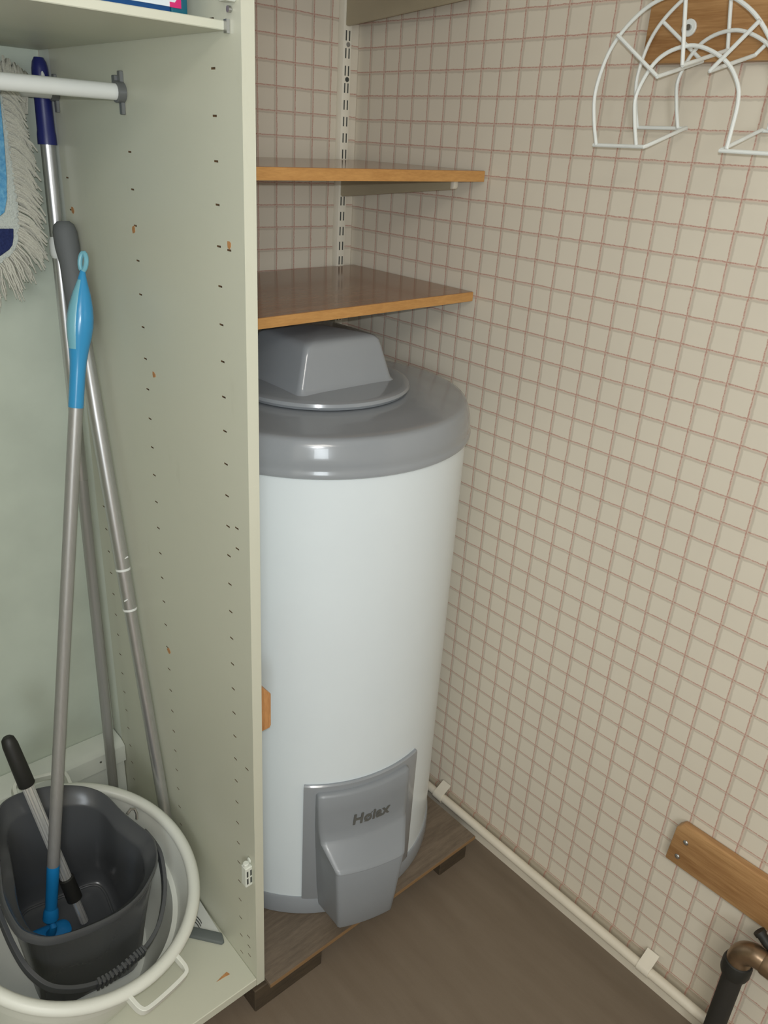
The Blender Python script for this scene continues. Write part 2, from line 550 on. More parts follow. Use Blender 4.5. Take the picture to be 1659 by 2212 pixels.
def bracket(zt, y1, zb0, zb1, label):
    t = thing('shelf_bracket', (-0.96, 7.5, zt), label, 'bracket', None)
    MB().prism([(7.5, zt), (7.5, zb0), (7.38, zb0 - 0.04), (y1 + 0.12, zb1), (y1, zb1 + 0.08), (y1, zt)], 'x', -1.10, -0.98).build('arm', M['bracket'], t, 0.02, 1)
    MB().prism([(y1 + 0.16, zt), (y1 + 0.16, zb1), (y1 - 0.04, zb1 + 0.03), (y1 - 0.08, zb1 + 0.10), (y1 - 0.08, zt)], 'x', -1.12, -0.86).build('end_cap', M['clip'], t, 0.05, 2)
    return t


def wshelf(zr, zl, th, yf, label, y0=7.5):
    t = thing('wall_shelf', (-7, 3, zr - th), label, 'shelf', None)
    a, b = -14.45, -0.12

    def sheet(yA, yB, off, zt, zb):
        m = MB()
        m.add([(a, yA, zl + zb), (b, yA, zr + zb), (b, yB, zr + zb), (a, yB, zl + zb), (a, yA, zl + zt), (b, yA, zr + zt), (b, yB, zr + zt), (a, yB, zl + zt)],
              [(3, 2, 1, 0), (4, 5, 6, 7), (0, 1, 5, 4), (1, 2, 6, 5), (2, 3, 7, 6), (3, 0, 4, 7)])
        return m
    sheet(yf + 0.03, y0, 0, 0, -th).build('board', M['shelf_top'], t, 0.012, 1)
    sheet(yf, yf + 0.03, 0, -0.012, -th).build('edge_strip', M['shelf_edge'], t)
    return t


wshelf(-0.80, -0.99, 0.42, -0.88, 'upper brown wall shelf at eye level, seen edge on')
wshelf(-5.72, -5.95, 0.40, -0.92, 'lower brown wall shelf right above the water heater', 7.46)
wshelf(6.9, 6.85, 0.42, -0.9, 'topmost brown wall shelf, over the frame edge, on the big bracket')
bracket(-1.24, -0.05, -2.42, -1.60, 'grey beige steel bracket under the upper brown shelf')
bracket(-6.15, 2.2, -7.3, -6.6, 'grey beige steel bracket under the lower brown shelf')
bracket(6.46, -0.3, 4.72, 5.22, 'large grey beige bracket at the top edge of the photo')

# ------------------------------------------------------------------ platform under the tank
pf = thing('tank_platform', (-8, 0, -35), 'low plywood platform on wooden blocks under the water heater', 'platform')
MB().box(-14.46, -1.35, -6.17, 7.6, -33.6, -33.4).build('board', M['plywood'], pf)
MB().box(-14.46, -1.35, -6.20, -6.17, -33.6, -33.402).build('board_edge', M['ply_edge'], pf)
MB().box(-15.08, -11.42, -5.92, -3.6, -35, -33.61).build('support_block', M['block'], pf, 0.04, 1)
MB().box(-3.62, -1.62, -5.92, -4.6, -35, -33.61).build('support_block', M['block'], pf, 0.04, 1)
MB().box(-14.3, -12, 4.6, 7, -35, -33.61).build('support_block', M['block'], pf, 0.04, 1)
MB().box(-3.7, -1.6, 4.6, 7, -35, -33.61).build('support_block', M['block'], pf, 0.04, 1)

# ------------------------------------------------------------------ water heater
TX, TY = -7.271, 0.787
wh = thing('water_heater', (TX, TY, -33.4), 'tall white cylindrical water heater with grey lid and cover', 'water heater')
MB().lathe(TX, TY, [(6.2, -32.4), (6.36, -32.34), (6.36, -10.6), (6.2, -10.5)], 96).build('jacket', M['white'], wh)
MB().lathe(TX, TY, [(6.30, -33.38), (6.46, -33.36), (6.48, -33.25), (6.46, -32.42), (6.41, -32.33), (6.30, -32.31)], 96).build('base_ring', M['grey'], wh)
MB().lathe(TX, TY, [(6.30, -10.95), (6.46, -10.96), (6.53, -10.90), (6.54, -10.80), (6.50, -10.70), (6.47, -10.60), (6.49, -10.45), (6.46, -10.2), (6.36, -9.80), (6.28, -9.62), (6.20, -9.54), (6.05, -9.50), (5.7, -9.49), (5.0, -9.40), (4.2, -9.33), (3.2, -9.33), (0.01, -9.33)], 96).build('lid', M['grey'], wh)
MB().lathe(TX, TY, [(3.55, -9.30), (3.74, -9.27), (3.82, -9.15), (3.78, -9.03), (3.66, -8.98), (3.5, -8.97), (2.5, -8.93), (0.01, -8.93)], 72).build('cap_flange', M['grey'], wh)


def rrect(x0, x1, y0, y1, r, n=5):
    out = []
    for cx, cy, a in ((x1 - r, y1 - r, 0), (x0 + r, y1 - r, 90), (x0 + r, y0 + r, 180), (x1 - r, y0 + r, 270)):
        for k in range(n + 1):
            t = math.radians(a + 90 * k / n)
            out.append((cx + r * math.cos(t), cy + r * math.sin(t)))
    return out


hd = MB()
secs = []
N = 6
for z, hx, hy0, hy1, r in ((-8.98, 2.50, -2.12, 2.3, 0.34), (-8.86, 2.40, -2.0, 2.2, 0.30), (-8.7, 2.34, -1.95, 2.15, 0.28), (-7.55, 1.98, -1.72, 1.85, 0.26), (-7.36, 1.9, -1.66, 1.8, 0.26), (-7.24, 1.78, -1.56, 1.7, 0.28), (-7.19, 1.6, -1.40, 1.55, 0.3)):
    ring = []
    for x, y in rrect(-hx, hx, hy0, hy1, r, N):
        ring.append((TX + x, TY + y, z + (0.20 * (1 - (x / 2.4) ** 2) if z > -7.5 else (0.09 * (1 - (x / 2.4) ** 2) if z > -7.6 else 0))))
    secs.append(ring)
for f in (0.7, 0.4, 0.1):
    cxm, cym = TX, TY + 0.07
    secs.append([(cxm + (p[0] - cxm) * f, cym + (p[1] - cym) * f, -7.19 + 0.20 * (1 - ((p[0] - cxm) * f / 2.4) ** 2) + 0.12 * (1 - f)) for p in secs[6]])
hd.loft(secs, False, True)
hd.build('cap_hood', M['grey'], wh, smooth=50)


def pol(th, r, z):
    a = math.radians(th)
    return (TX + r * math.cos(a), TY + r * math.sin(a), z)


# curved cover plate
cp = MB()
nA = 24
t0, t1 = -129.5, -77.6
zs = [(-25.36, 6.38, 0.6), (-25.34, 6.46, 0.35), (-25.40, 6.52, 0.1), (-25.55, 6.53, 0.0), (-32.25, 6.53, 0.0), (-32.32, 6.50, 0.0)]
grid = []
for z, r, ins in zs:
    row = [pol(t0 + ins, 6.30, z)]
    for i in range(nA + 1):
        th = (t0 + ins) + (t1 - t0 - 2 * ins) * i / nA
        row.append(pol(th, r - (0.03 if i in (0, nA) else 0), z))
    row.append(pol(t1 - ins, 6.30, z))
    grid.append(row)
cp.loft(grid, True, True)
cp.build('cover_plate', M['grey'], wh, smooth=40)


def cover(secs, name, mat):
    m = MB()
    rows = []
    n = 20
    for z, thL, thR, rs, fL, fR, rf in secs:      # base angles at radius rs, front arc fL..fR at radius rf
        row = [pol(thL, rs, z)]
        row.append(pol(fL - 0.45, rf - 0.22, z))
        row.append(pol(fL - 0.1, rf - 0.07, z))
        for i in range(n + 1):
            row.append(pol(fL + 0.6 + (fR - fL - 1.2) * i / n, rf, z))
        row.append(pol(fR + 0.1, rf - 0.07, z))
        row.append(pol(fR + 0.45, rf - 0.22, z))
        row.append(pol(thR, rs, z))
        rows.append(row)
    m.loft(rows, True, True)
    return m.build(name, mat, wh, smooth=42)


cover([(-25.66, -124.0, -84.9, 6.5, -123.6, -85.6, 6.56), (-25.70, -124.6, -84.2, 6.5, -123.8, -85.2, 6.72), (-25.80, -124.9, -84.0, 6.5, -124.1, -85.0, 6.80), (-26.6, -125.0, -84.0, 6.5, -124.0, -85.4, 6.86),
       (-27.6, -125.0, -84.4, 6.5, -123.6, -86.2, 6.92), (-28.1, -124.8, -84.8, 6.5, -123.0, -87.2, 6.99), (-28.25, -124.8, -84.9, 6.5, -122.6, -87.6, 7.10), (-28.75, -124.6, -85.4, 6.5, -119.0, -94.2, 8.05), (-28.86, -124.6, -85.5, 6.5, -118.5, -95.0, 8.19), (-28.93, -124.6, -85.5, 6.5, -118.4, -95.2, 8.22), (-28.97, -124.6, -85.5, 6.5, -118.4, -95.2, 8.20)], 'cover_panel', M['greyd'])
cover([(-28.99, -124.5, -85.6, 6.5, -118.3, -95.4, 8.17), (-29.05, -124.5, -85.6, 6.5, -118.3, -95.4, 8.20), (-31.5, -123.6, -87.2, 6.5, -117.3, -96.6, 8.06), (-32.55, -122.6, -88.5, 6.5, -116.8, -97.2, 7.98), (-32.68, -122.4, -88.7, 6.5, -116.7, -97.4, 7.92)], 'terminal_cover', M['greyd'])
# raised lettering on the cover
tc = D.curves.new('lettering_curve', 'FONT')
tc.body = 'Hoiax'
tc.size = 1.0
tc.extrude = 0.02
tc.offset = 0.03
tc.shear = 0.12
tc.space_character = 1.08
to = D.objects.new('lettering_curve', tc)
COL.objects.link(to)
bpy.context.view_layer.update()
tm = D.meshes.new_from_object(to.evaluated_get(bpy.context.evaluated_depsgraph_get()))
D.objects.remove(to)
xs = [v.co.x for v in tm.vertices]
ys = [v.co.y for v in tm.vertices]
X0, X1, Y0, Y1 = min(xs), max(xs), 0.0, 0.73
lv = []
for v in tm.vertices:
    th = -110.9 + 15.6 * (v.co.x - X0) / (X1 - X0)
    z = -27.46 + 0.56 * v.co.y / Y1
    lv.append(V(pol(th, 6.915 + v.co.z, z)) - ORG['water_heater'])
lf = [tuple(p.vertices) for p in tm.polygons]
# the slash through the o
ox = sorted(v.co.x for v in tm.vertices)
W_ = X1 - X0
sx0, sx1 = X0 + 0.295 * W_, X0 + 0.49 * W_
n0 = len(lv)
for dx, zz in ((0, -0.03), (0.035, -0.03), (0.035, 0.60), (0, 0.60)):
    for e in (0.0, 0.021):
        xx = (sx0 if zz < 0 else sx1) + dx
        lv.append(V(pol(-110.9 + 15.6 * (xx - X0) / W_, 6.916 + e, -27.46 + 0.56 * zz / Y1)) - ORG['water_heater'])
lf += [tuple(n0 + i for i in f) for f in ((1, 3, 5, 7), (6, 4, 2, 0), (0, 2, 3, 1), (2, 4, 5, 3), (4, 6, 7, 5), (6, 0, 1, 7))]
mk('lettering', lv, lf, M['logo'], wh, 0, smooth=0)

# white water pipe along the back wall behind the tank
wp = MB().tube([(-14.2, 7.45, -7.25), (-8.0, 7.45, -8.1), (-5.7, 7.45, -8.45), (-5.2, 7.45, -8.7), (-5.05, 7.45, -9.2), (-5.05, 7.45, -20)], 0.26, 14).build('water_pipe', M['pipe'], None)
wp['label'] = 'white water pipe on the back wall half hidden behind the tank lid'
wp['category'] = 'pipe'

# ------------------------------------------------------------------ heating pipe along the right wall
hpz = -33.66
hp_ = thing('heating_pipe', (-0.6, -20, -34), 'long white painted pipe running along the foot of the right wall', 'pipe')
MB().tube([(-0.58, 7.6, hpz), (-0.58, -2, hpz + .01), (-0.6, -10, hpz - 0.02), (-0.6, -69, hpz - 0.05)], 0.235, 18).build('tube', M['pipe'], hp_)
for y in (-2.75, -16.15):
    c = MB()
    arc = []
    for k in range(9):
        a = math.radians(100 + 160 * k / 8)
        arc.append((math.cos(a), math.sin(a)))
    prof = [(-0.05, hpz + 0.62), (-0.08, hpz + 0.62)] + [(-0.59 + 0.29 * c_, hpz + 0.29 * s_) for c_, s_ in arc] + [(-0.16, hpz - 0.62), (-0.08, hpz - 0.62)] + [(-0.59 + 0.24 * c_, hpz + 0.24 * s_) for c_, s_ in reversed(arc)]
    c.prism([(p[0], p[1]) for p in prof], 'y', y - 0.30, y + 0.30)
    cl = c.build('pipe_clip', M['clip'], hp_, smooth=30)
    MB().tube([(-0.02, y, hpz + 0.50), (-0.14, y, hpz + 0.46)], 0.07, 10).build('screw', M['steel'], cl)

# ------------------------------------------------------------------ wire hose rack on its board
b1 = thing('mounting_board', (0, -10, 2.9), 'varnished oak board high on the right wall behind the wire rack', 'board')
MB().box(-0.42, -0.02, -15.5, -7.66, 2.9, 7.0).build('board', M['pine'], b1, 0.05, 2)
kn = MB().tube([(-0.42, -9.22, 3.87), (-0.52, -9.22, 3.87)], 0.25, 20).build('washer', M['wire'], b1, 0.02, 1)
MB().tube([(-0.5, -9.25, 3.87), (-0.60, -9.25, 3.87)], 0.09, 10).build('screw', M['steel'], kn)
rk = thing('hose_rack', (-0.5, -10.95, 3.0), 'white wire hose rack of arched rods hanging at upper right', 'hose rack')
YC = -10.96
RW = 0.06


def spline(pts, sub=5):
    out = []
    n = len(pts)
    for i in range(n - 1):
        p0, p1, p2, p3 = (Vector(pts[max(0, min(n - 1, i + k - 1))]) for k in range(4))
        for j in range(sub):
            t = j / sub
            out.append(0.5 * ((2 * p1) + (p2 - p0) * t + (2 * p0 - 5 * p1 + 4 * p2 - p3) * t * t + (3 * p1 - p0 - 3 * p2 + p3) * t ** 3))
    out.append(Vector(pts[-1]))
    return out


OUTER = [(-7.90, 0.34), (-7.66, 1.1), (-7.55, 1.88), (-7.75, 2.8), (-8.13, 3.46), (-8.78, 4.05), (-9.45, 4.36), (-10.3, 4.50), (-11.2, 4.40), (-12.0, 4.06), (-12.65, 3.56), (-13.25, 2.8), (-13.6, 1.95), (-13.72, 1.1), (-13.8, 0.45)]
INNER = [(-9.42, 0.37), (-9.2, 1.1), (-9.1, 1.80), (-9.45, 2.56), (-9.94, 2.95), (-10.63, 3.10), (-11.26, 2.97), (-11.93, 2.61), (-12.36, 2.07), (-12.48, 1.6), (-12.47, 1.0), (-12.44, 0.42)]


def rod(p, q, name='rod', r=RW):
    MB().tube([p, q], r, 10).build(name, M['wire'], rk)


for x, dz in ((-2.6, 0.0), (-0.56, 0.62)):
    for nm, prof_ in (('outer_arch', OUTER), ('inner_arch', INNER)):
        MB().tube(spline([(x, y - (0.14 if dz else 0), z + dz) for y, z in prof_]), RW, 10).build(nm, M['wire'], rk)
    xs_ = x - 0.10 if x < -1 else x + 0.06
    for (ya, za), (yb, zb) in (((-8.13, 3.46), (-9.79, 2.30)), ((-10.26, 4.30), (-10.56, 2.58)), ((-12.65, 3.62), (-11.47, 2.42))):
        rod((xs_, ya - (0.14 if dz else 0), za + dz), (xs_, yb - (0.14 if dz else 0), zb + dz), 'spoke')
for (yb, zb) in ((-9.79, 2.30), (-10.56, 2.58), (-11.47, 2.42)):
    rod((-2.70, yb, zb), (-0.50, yb - 0.14, zb + 0.62), 'cross_rod')
for ya, yb in ((-7.78, -9.72), (-12.25, -14.15)):
    m = MB()
    inner = yb if ya > -10 else ya
    outer = ya if ya > -10 else yb
    m.tube([(-2.58, outer, 0.34), (-2.62, inner - (0.0 if ya > -10 else 0), 0.36), (-2.50, inner + (-0.02), 0.40), (-0.56, inner - 0.14, 1.02), (-0.50, inner - 0.14, 1.0), (-0.52, outer - 0.14, 0.98)], RW, 10)
    m.build('base_rod', M['wire'], rk)

# ------------------------------------------------------------------ lower board, drain pipe, black hose
b2 = thing('wall_board', (0, -18, -27.2), 'oak board with two screws low on the right wall above the pipe', 'board')
MB().prism([(-15.57, -27.2), (-15.68, -25.32), (-15.90, -25.02), (-26.0, -24.95), (-26.0, -27.22)], 'x', -0.42, -0.02).build('board', M['pine'], b2, 0.06, 2)
for y, z in ((-16.22, -25.78), (-16.05, -26.72)):
    MB().lathe(0, 0, [(0.001, 0.07), (0.05, 0.06), (0.10, 0.03), (0.12, 0.0), (0.12, -0.05)], 16).build('screw', M['steel'], None)
    so = COL.objects[-1]
    for v in so.data.vertices:
        q = (v.co.x / U, v.co.y / U + 7.913, v.co.z / U - 35)
        v.co = V((-0.42 - q[2], y + q[0], z + q[1])) - ORG[b2.name]
    so.parent = b2
dp = thing('drain_pipe', (-1.2, -19.7, -35), 'black sleeved upright pipe with bronze elbow in the lower right corner', 'pipe')
DX, DY = -1.28, -19.70
MB().tube([(DX, DY, -35), (DX, DY, -28.95)], 0.40, 20).build('sleeve', M['foam'], dp)
MB().lathe(DX, DY, [(0.40, -29.4), (0.52, -29.33), (0.57, -29.15), (0.57, -28.75), (0.53, -28.6), (0.45, -28.55), (0.30, -28.55)], 24).build('collar', M['black'], dp)
el = [(DX, DY, -28.62)]
for k in range(11):
    a = math.radians(90 * k / 10)
    el.append((DX, DY - 0.62 * (1 - math.cos(a)), -28.42 + 0.62 * math.sin(a)))
MB().tube(el + [(DX, DY - 0.85, -27.8)], [0.48, 0.47] + [0.45] * 9 + [0.43, 0.42], 20).build('elbow', M['brass'], dp)
MB().tube([(DX, DY - 0.80, -27.8), (DX, DY - 0.88, -27.8), (DX, DY - 1.2, -27.8), (DX, DY - 1.28, -27.8), (DX, DY - 4, -27.8)], [0.44, 0.47, 0.47, 0.40, 0.38], 20).build('branch_pipe', M['brass'], dp)
bh = thing('rubber_hose', (-0.9, -21, -27.3), 'black rubber hose end under the lower oak board at the right edge', 'hose')
MB().tube([(-0.85, -19.95, -27.05), (-0.85, -20.3, -27.3), (-0.85, -21.2, -27.6), (-0.85, -23, -27.8)], 0.2, 16).build('hose', M['black'], bh, 0.02, 1)
MB().tube([(-0.85, -19.9, -27.02), (-0.85, -20.02, -27.10)], 0.24, 16).build('rim', M['black'], bh)

# ------------------------------------------------------------------ tub and bucket, both tilted on the cabinet floor
C0 = Vector((-20.263, -1.335, -27.3))
EX = Vector((0.98170, 0, -0.19045))
NN = Vector((0.18396, -0.25792, 0.94848)).normalized()
EY = NN.cross(EX).normalized()


def tilt(p):
    return C0 + EX * p[0] + EY * p[1] + NN * p[2]


tb = thing('wash_tub', (-21, -0.2, -33), 'large round white plastic tub tilted on the cabinet floor', 'tub')
RT = 4.9
prof = [(0.01, -4.62), (3.2, -4.62), (3.62, -4.55), (3.72, -4.4), (3.95, -3.2), (4.12, -1.75), (4.32, -1.7), (4.36, -1.55), (4.47, -0.35), (4.55, -0.12)]
for k in range(10):
    a = math.radians(200 - 27 * k)
    prof.append((RT - 0.26 + 0.26 * math.cos(a), -0.22 + 0.24 * math.sin(a)))
prof += [(4.66, -0.45), (4.55, -0.55), (4.46, -1.6), (4.24, -1.8), (4.05, -3.2), (3.82, -4.45), (3.65, -4.68), (3.2, -4.74), (0.01, -4.74)]
m = MB(tilt)
m.lathe(0, 0, prof, 96)
m.build('tub_body', M['tub'], tb)
for a0 in (-75, 87):
    hpts = []
    a = math.radians(a0)
    n = Vector((math.cos(a), math.sin(a), 0))
    s_ = Vector((-math.sin(a), math.cos(a), 0))
    w2 = 1.12
    base = [n * 4.62 - s_ * w2, n * 4.95 - s_ * w2, n * 5.30 - s_ * (w2 - 0.04), n * 5.46 - s_ * (w2 - 0.25), n * 5.50, n * 5.46 + s_ * (w2 - 0.25), n * 5.30 + s_ * (w2 - 0.04), n * 4.95 + s_ * w2, n * 4.62 + s_ * w2]
    top = spline([p + Vector((0, 0, -0.13)) for p in base], 3)
    cen = n * 5
    m = MB(tilt)
    secs = []
    for i, p in enumerate(top):
        tdir = (top[min(i + 1, len(top) - 1)] - top[max(i - 1, 0)]).normalized()
        side = Vector((tdir.y, -tdir.x, 0))
        secs.append([p + side * 0.08, p - side * 0.08, p - side * 0.07 + Vector((0, 0, -0.32)), p + side * 0.09 + Vector((0, 0, -0.32))])
    m.loft(secs)
    m.build('tub_handle', M['tub'], tb, 0.02, 1)

bk = thing('mop_bucket', (-21, 0.8, -32), 'dark grey mop bucket with spout standing inside the white tub', 'bucket')
rim = [(-3.0, -0.1), (-2.88, -1.25), (-2.57, -1.76), (-1.95, -2.17), (-0.85, -2.34), (0.45, -2.30), (1.53, -1.95), (2.42, -1.25), (2.76, -0.80), (2.94, -0.25), (2.97, 0.30), (2.68, 0.95), (2.32, 1.80), (2.05, 2.70), (1.68, 3.25), (1.08, 3.68), (0.2, 4.02), (-0.55, 4.12), (-1.35, 4.12), (-1.95, 3.85), (-2.35, 3.2), (-2.55, 2.3), (-2.8, 1.1)]


def smooth_loop(pts, sub=4):
    out = []
    n = len(pts)
    for i in range(n):
        p0, p1, p2, p3 = (Vector(pts[(i + k - 1) % n]) for k in range(4))
        for j in range(sub):
            t = j / sub
            out.append(0.5 * ((2 * p1) + (p2 - p0) * t + (2 * p0 - 5 * p1 + 4 * p2 - p3) * t * t + (3 * p1 - p0 - 3 * p2 + p3) * t ** 3))
    return out


RL = smooth_loop(rim)
BC = Vector((0.0, 0.75))


def ring(scale, h, round_=0.0, off=0.0):
    out = []
    for p in RL:
        d = p - BC
        q = d * scale
        if round_:
            q = q.lerp(d.normalized() * 2.75 * scale, round_)
        q = q + d.normalized() * off
        out.append((BC.x + q.x, BC.y + q.y, h))
    return out


BOT = []
for p in RL:
    e = Vector(((p.x - 0.0) / 3.0, (p.y - 0.75) / 3.3)).normalized()
    q = (abs(e.x) ** 6 + abs(e.y) ** 6) ** (-1 / 6)
    BOT.append(Vector((0.68 + 2.2 * e.x * q, -0.08 + 2.45 * e.y * q)))


def bring(f, h, off=0.0, shrink=1.0):
    # f = 0 at the rim outline, 1 at the foot outline
    out = []
    for p, q in zip(RL, BOT):
        c = BC.lerp(Vector((0.68, -0.08)), f)
        v = c + (p.lerp(q, f) - c) * shrink
        v = v + (p - BC).normalized() * off
        out.append((v.x, v.y, h))
    return out


m = MB(tilt)
m.loft([bring(1, -4.36, 0, 0.70), bring(1, -4.36, -0.35), bring(1, -4.22, -0.20), bring(0.9, -3.6, -0.17), bring(0.14, 0.32, -0.42), bring(0.10, 0.46, -0.39), bring(0.06, 0.56, -0.30), bring(0, 0.95, -0.09), bring(0, 1.03, -0.05), bring(0, 1.03, 0), bring(0, 0.96, 0.04), bring(0, 0.62, 0.05), bring(0, 0.58, 0), bring(0.1, 0.5, -0.05), bring(0.9, -3.6, -0.06), bring(1, -4.4, -0.10), bring(1, -4.5, -0.3), bring(1, -4.5, 0, 0.70)], True, True)
m.build('bucket_body', M['bucket'], bk, smooth=50)
# raised ring moulded in the bottom
m = MB(tilt)
m.tube(bring(1, -4.37, -0.42) + [bring(1, -4.37, -0.42)[0]], 0.07, 8, False)
m.build('bottom_rib', M['bucket'], bk)
hl = [(3.05, 0.95, 0.35), (3.28, 0.3, 0.20), (3.36, -0.35, 0.0), (3.08, -1.5, -0.38), (2.44, -2.55, -0.65), (1.72, -3.12, -0.82), (1.1, -3.32, -0.85), (0.2, -3.55, -0.9), (-0.6, -3.58, -0.9), (-1.4, -3.36, -0.85), (-2.08, -2.94, -0.75), (-2.56, -2.2, -0.55), (-2.82, -1.3, -0.3), (-3.0, -0.3, 0.1), (-3.08, 0.8, 0.4)]
hs = []
for i in range(len(hl) - 1):
    p0, p1, p2, p3 = (Vector(hl[max(0, min(len(hl) - 1, i + k - 1))]) for k in range(4))
    for j in range(5):
        t = j / 5
        hs.append(0.5 * ((2 * p1) + (p2 - p0) * t + (2 * p0 - 5 * p1 + 4 * p2 - p3) * t * t + (3 * p1 - p0 - 3 * p2 + p3) * t ** 3))
hs.append(Vector(hl[-1]))
m = MB(tilt)
secs = []
for i, p in enumerate(hs):
    td = (hs[min(i + 1, len(hs) - 1)] - hs[max(i - 1, 0)]).normalized()
    out = Vector((td.y, -td.x, 0)).normalized()
    if out.dot(p - Vector((0, 0.75, p.z))) < 0:
        out = -out
    upv = td.cross(out)
    if upv.z < 0:
        upv = -upv
    secs.append([p + out * 0.10 + upv * 0.17, p - out * 0.06 + upv * 0.17, p - out * 0.06 - upv * 0.17, p + out * 0.10 - upv * 0.17])
m.loft(secs)
hb = m.build('bail_handle', M['bucket'], bk, 0.015, 1)
m = MB(tilt)
for i in range(31, 44):
    for sub in (0,):
        p = hs[i].lerp(hs[i + 1], sub) if False else hs[i - 4].lerp(hs[i - 3], sub)
        td = (hs[i - 3] - hs[i - 5]).normalized()
        out = Vector((td.y, -td.x, 0)).normalized()
        if out.dot(p - Vector((0, 0.75, p.z))) < 0:
            out = -out
        upv = td.cross(out)
        if upv.z < 0:
            upv = -upv
        a, b = td * 0.045, upv
        secs = []
        for s2 in (-1, 1):
            secs.append([p + a * s2 + out * 0.17 + b * 0.22, p + a * s2 - out * 0.1 + b * 0.24, p + a * s2 - out * 0.1 - b * 0.2, p + a * s2 + out * 0.17 - b * 0.2])
        m.loft(secs)
m.build('grip_ribs', M['bucket'], hb, kind='stuff')
m = MB(tilt)
m.tube([(2.55, 1.72, 0.8), (2.72, 1.80, 0.98), (2.88, 1.76, 0.96), (2.95, 1.60, 0.8), (2.93, 1.45, 0.62)], 0.06, 8)
m.build('wire_catch', M['steel'], bk)

# ------------------------------------------------------------------ dustpan beside the tub
du = thing('dustpan', (-15.6, -2.4, -33.02), 'white dustpan with grey lip wedged between tub and cabinet side', 'dustpan')
m = MB()
m.add([(-14.95, -0.6, -33.0), (-15.06, -3.12, -33.0), (-16.55, -1.25, -33.0), (-16.4, 0.4, -33.0), (-14.95, -0.6, -32.72), (-15.06, -3.12, -32.86), (-16.55, -1.25, -32.86), (-16.4, 0.4, -32.72)],
      [(3, 2, 1, 0), (4, 5, 6, 7), (0, 1, 5, 4), (1, 2, 6, 5), (2, 3, 7, 6), (3, 0, 4, 7)])
m.build('pan', M['pan'], du, 0.02, 1)
m = MB()
m.add([(-15.02, -3.10, -33.0), (-15.12, -3.50, -33.0), (-15.28, -3.52, -33.0), (-16.75, -1.62, -33.0), (-16.5, -1.2, -33.0), (-15.02, -3.10, -32.78), (-15.12, -3.46, -32.86), (-15.26, -3.48, -32.86), (-16.7, -1.6, -32.86), (-16.5, -1.2, -32.78)],
      [(4, 3, 2, 1, 0), (5, 6, 7, 8, 9), (0, 1, 6, 5), (1, 2, 7, 6), (2, 3, 8, 7), (3, 4, 9, 8), (4, 0, 5, 9)])
m.build('lip', M['lip'], du, 0.04, 2)
m = MB()
for k in range(3):
    q = [(-15.72 + 0.10 * k + 0.05 * math.sin(t * 0.6), -1.75 - 0.14 * t + 0.10 * k, -32.785 - 0.008 * t) for t in range(5)]
    m.tube(q, 0.018, 6)
m.build('leaf_mark', M['black'], du)

# ------------------------------------------------------------------ mops and poles
# pole with navy grip, standing at the back
nb = thing('navy_grip_pole', (-15.92, 5.85, -33), 'aluminium broom pole with dark navy blue grip leaning in back corner', 'pole')
A, B = (-15.16, 7.02, 2.02), (-15.95, 5.84, -33.0)
k = 2.78 / 35.0
MB().tube([lerp(A, B, 0.07), B], 0.235, 18).build('pole', M['alud'], nb)
m = MB()
m.tube([lerp(A, B, t) for t in (0.0, 0.004, 0.01, 0.02, 0.05, 0.066, 0.070, k)], [0.16, 0.24, 0.28, 0.29, 0.30, 0.31, 0.33, 0.335], 20)
gn = m.build('grip', M['navy'], nb)
q = lerp(A, B, 0.016)
MB().tube([(q[0] - 0.02, q[1] - 0.26, q[2] + 0.12), (q[0] - 0.02, q[1] - 0.29, q[2]), (q[0] + 0.02, q[1] - 0.26, q[2] - 0.12)], [0.03, 0.07, 0.03], 8).build('hang_hole', M['ring'], gn)
MB().tube([lerp(A, B, k), lerp(A, B, 0.45)], 0.25, 18).build('bright_sleeve', M['alu'], nb)
MB().tube([lerp(A, B, 0.170), lerp(A, B, 0.174), lerp(A, B, 0.188), lerp(A, B, 0.192)], [0.25, 0.32, 0.32, 0.25], 18).build('lock_ring', M['ring'], nb)

# pole with grey foam grip
gb = thing('grey_grip_pole', (-15.35, 0.6, -33), 'thick aluminium pole with grey foam grip along the cabinet side', 'pole')
A, B = (-15.40, 5.75, -3.27), (-15.27, 0.62, -32.9)
MB().tube([lerp(A, B, 0.1), lerp(A, B, 0.46)], 0.30, 20).build('upper_pole', M['alu'], gb)
MB().tube([lerp(A, B, 0.455), lerp(A, B, 0.515)], 0.29, 20).build('joint', M['alu'], gb)
MB().tube([lerp(A, B, 0.5), B], 0.255, 20).build('lower_pole', M['alu'], gb)
MB().tube([lerp(A, B, t) for t in (0, 0.004, 0.012, 0.03, 0.05, 0.08, 0.125)], [0.22, 0.36, 0.43, 0.44, 0.38, 0.40, 0.37], 20).build('foam_grip', M['grip'], gb)
for t in (0.456, 0.517):
    MB().tube([lerp(A, B, t - 0.0016), lerp(A, B, t + 0.0016)], 0.308 if t < .5 else 0.30, 20).build('white_ring', M['ring'], gb)
for t, sx in ((0.437, 0.16), (0.498, -0.16)):
    q = lerp(A, B, t)
    MB().tube([(q[0] + sx - 0.13, q[1] - 0.28, q[2] - .02), (q[0] + sx + 0.03, q[1] - 0.27, q[2] + 0.02)], 0.03, 8).build('snap_button', M['ring'], gb)

# sky blue mop standing in the bucket
bm_ = thing('blue_mop', (-20.9, 1.4, -32), 'sky blue handled mop with swivel head standing in the grey bucket', 'mop')
A = (-15.85, 3.03, -4.15)
B = tuple(tilt((-0.32, 0.50, -3.9)))
Lt = (Vector(B) - Vector(A)).length


def at(t):
    return lerp(A, B, t)


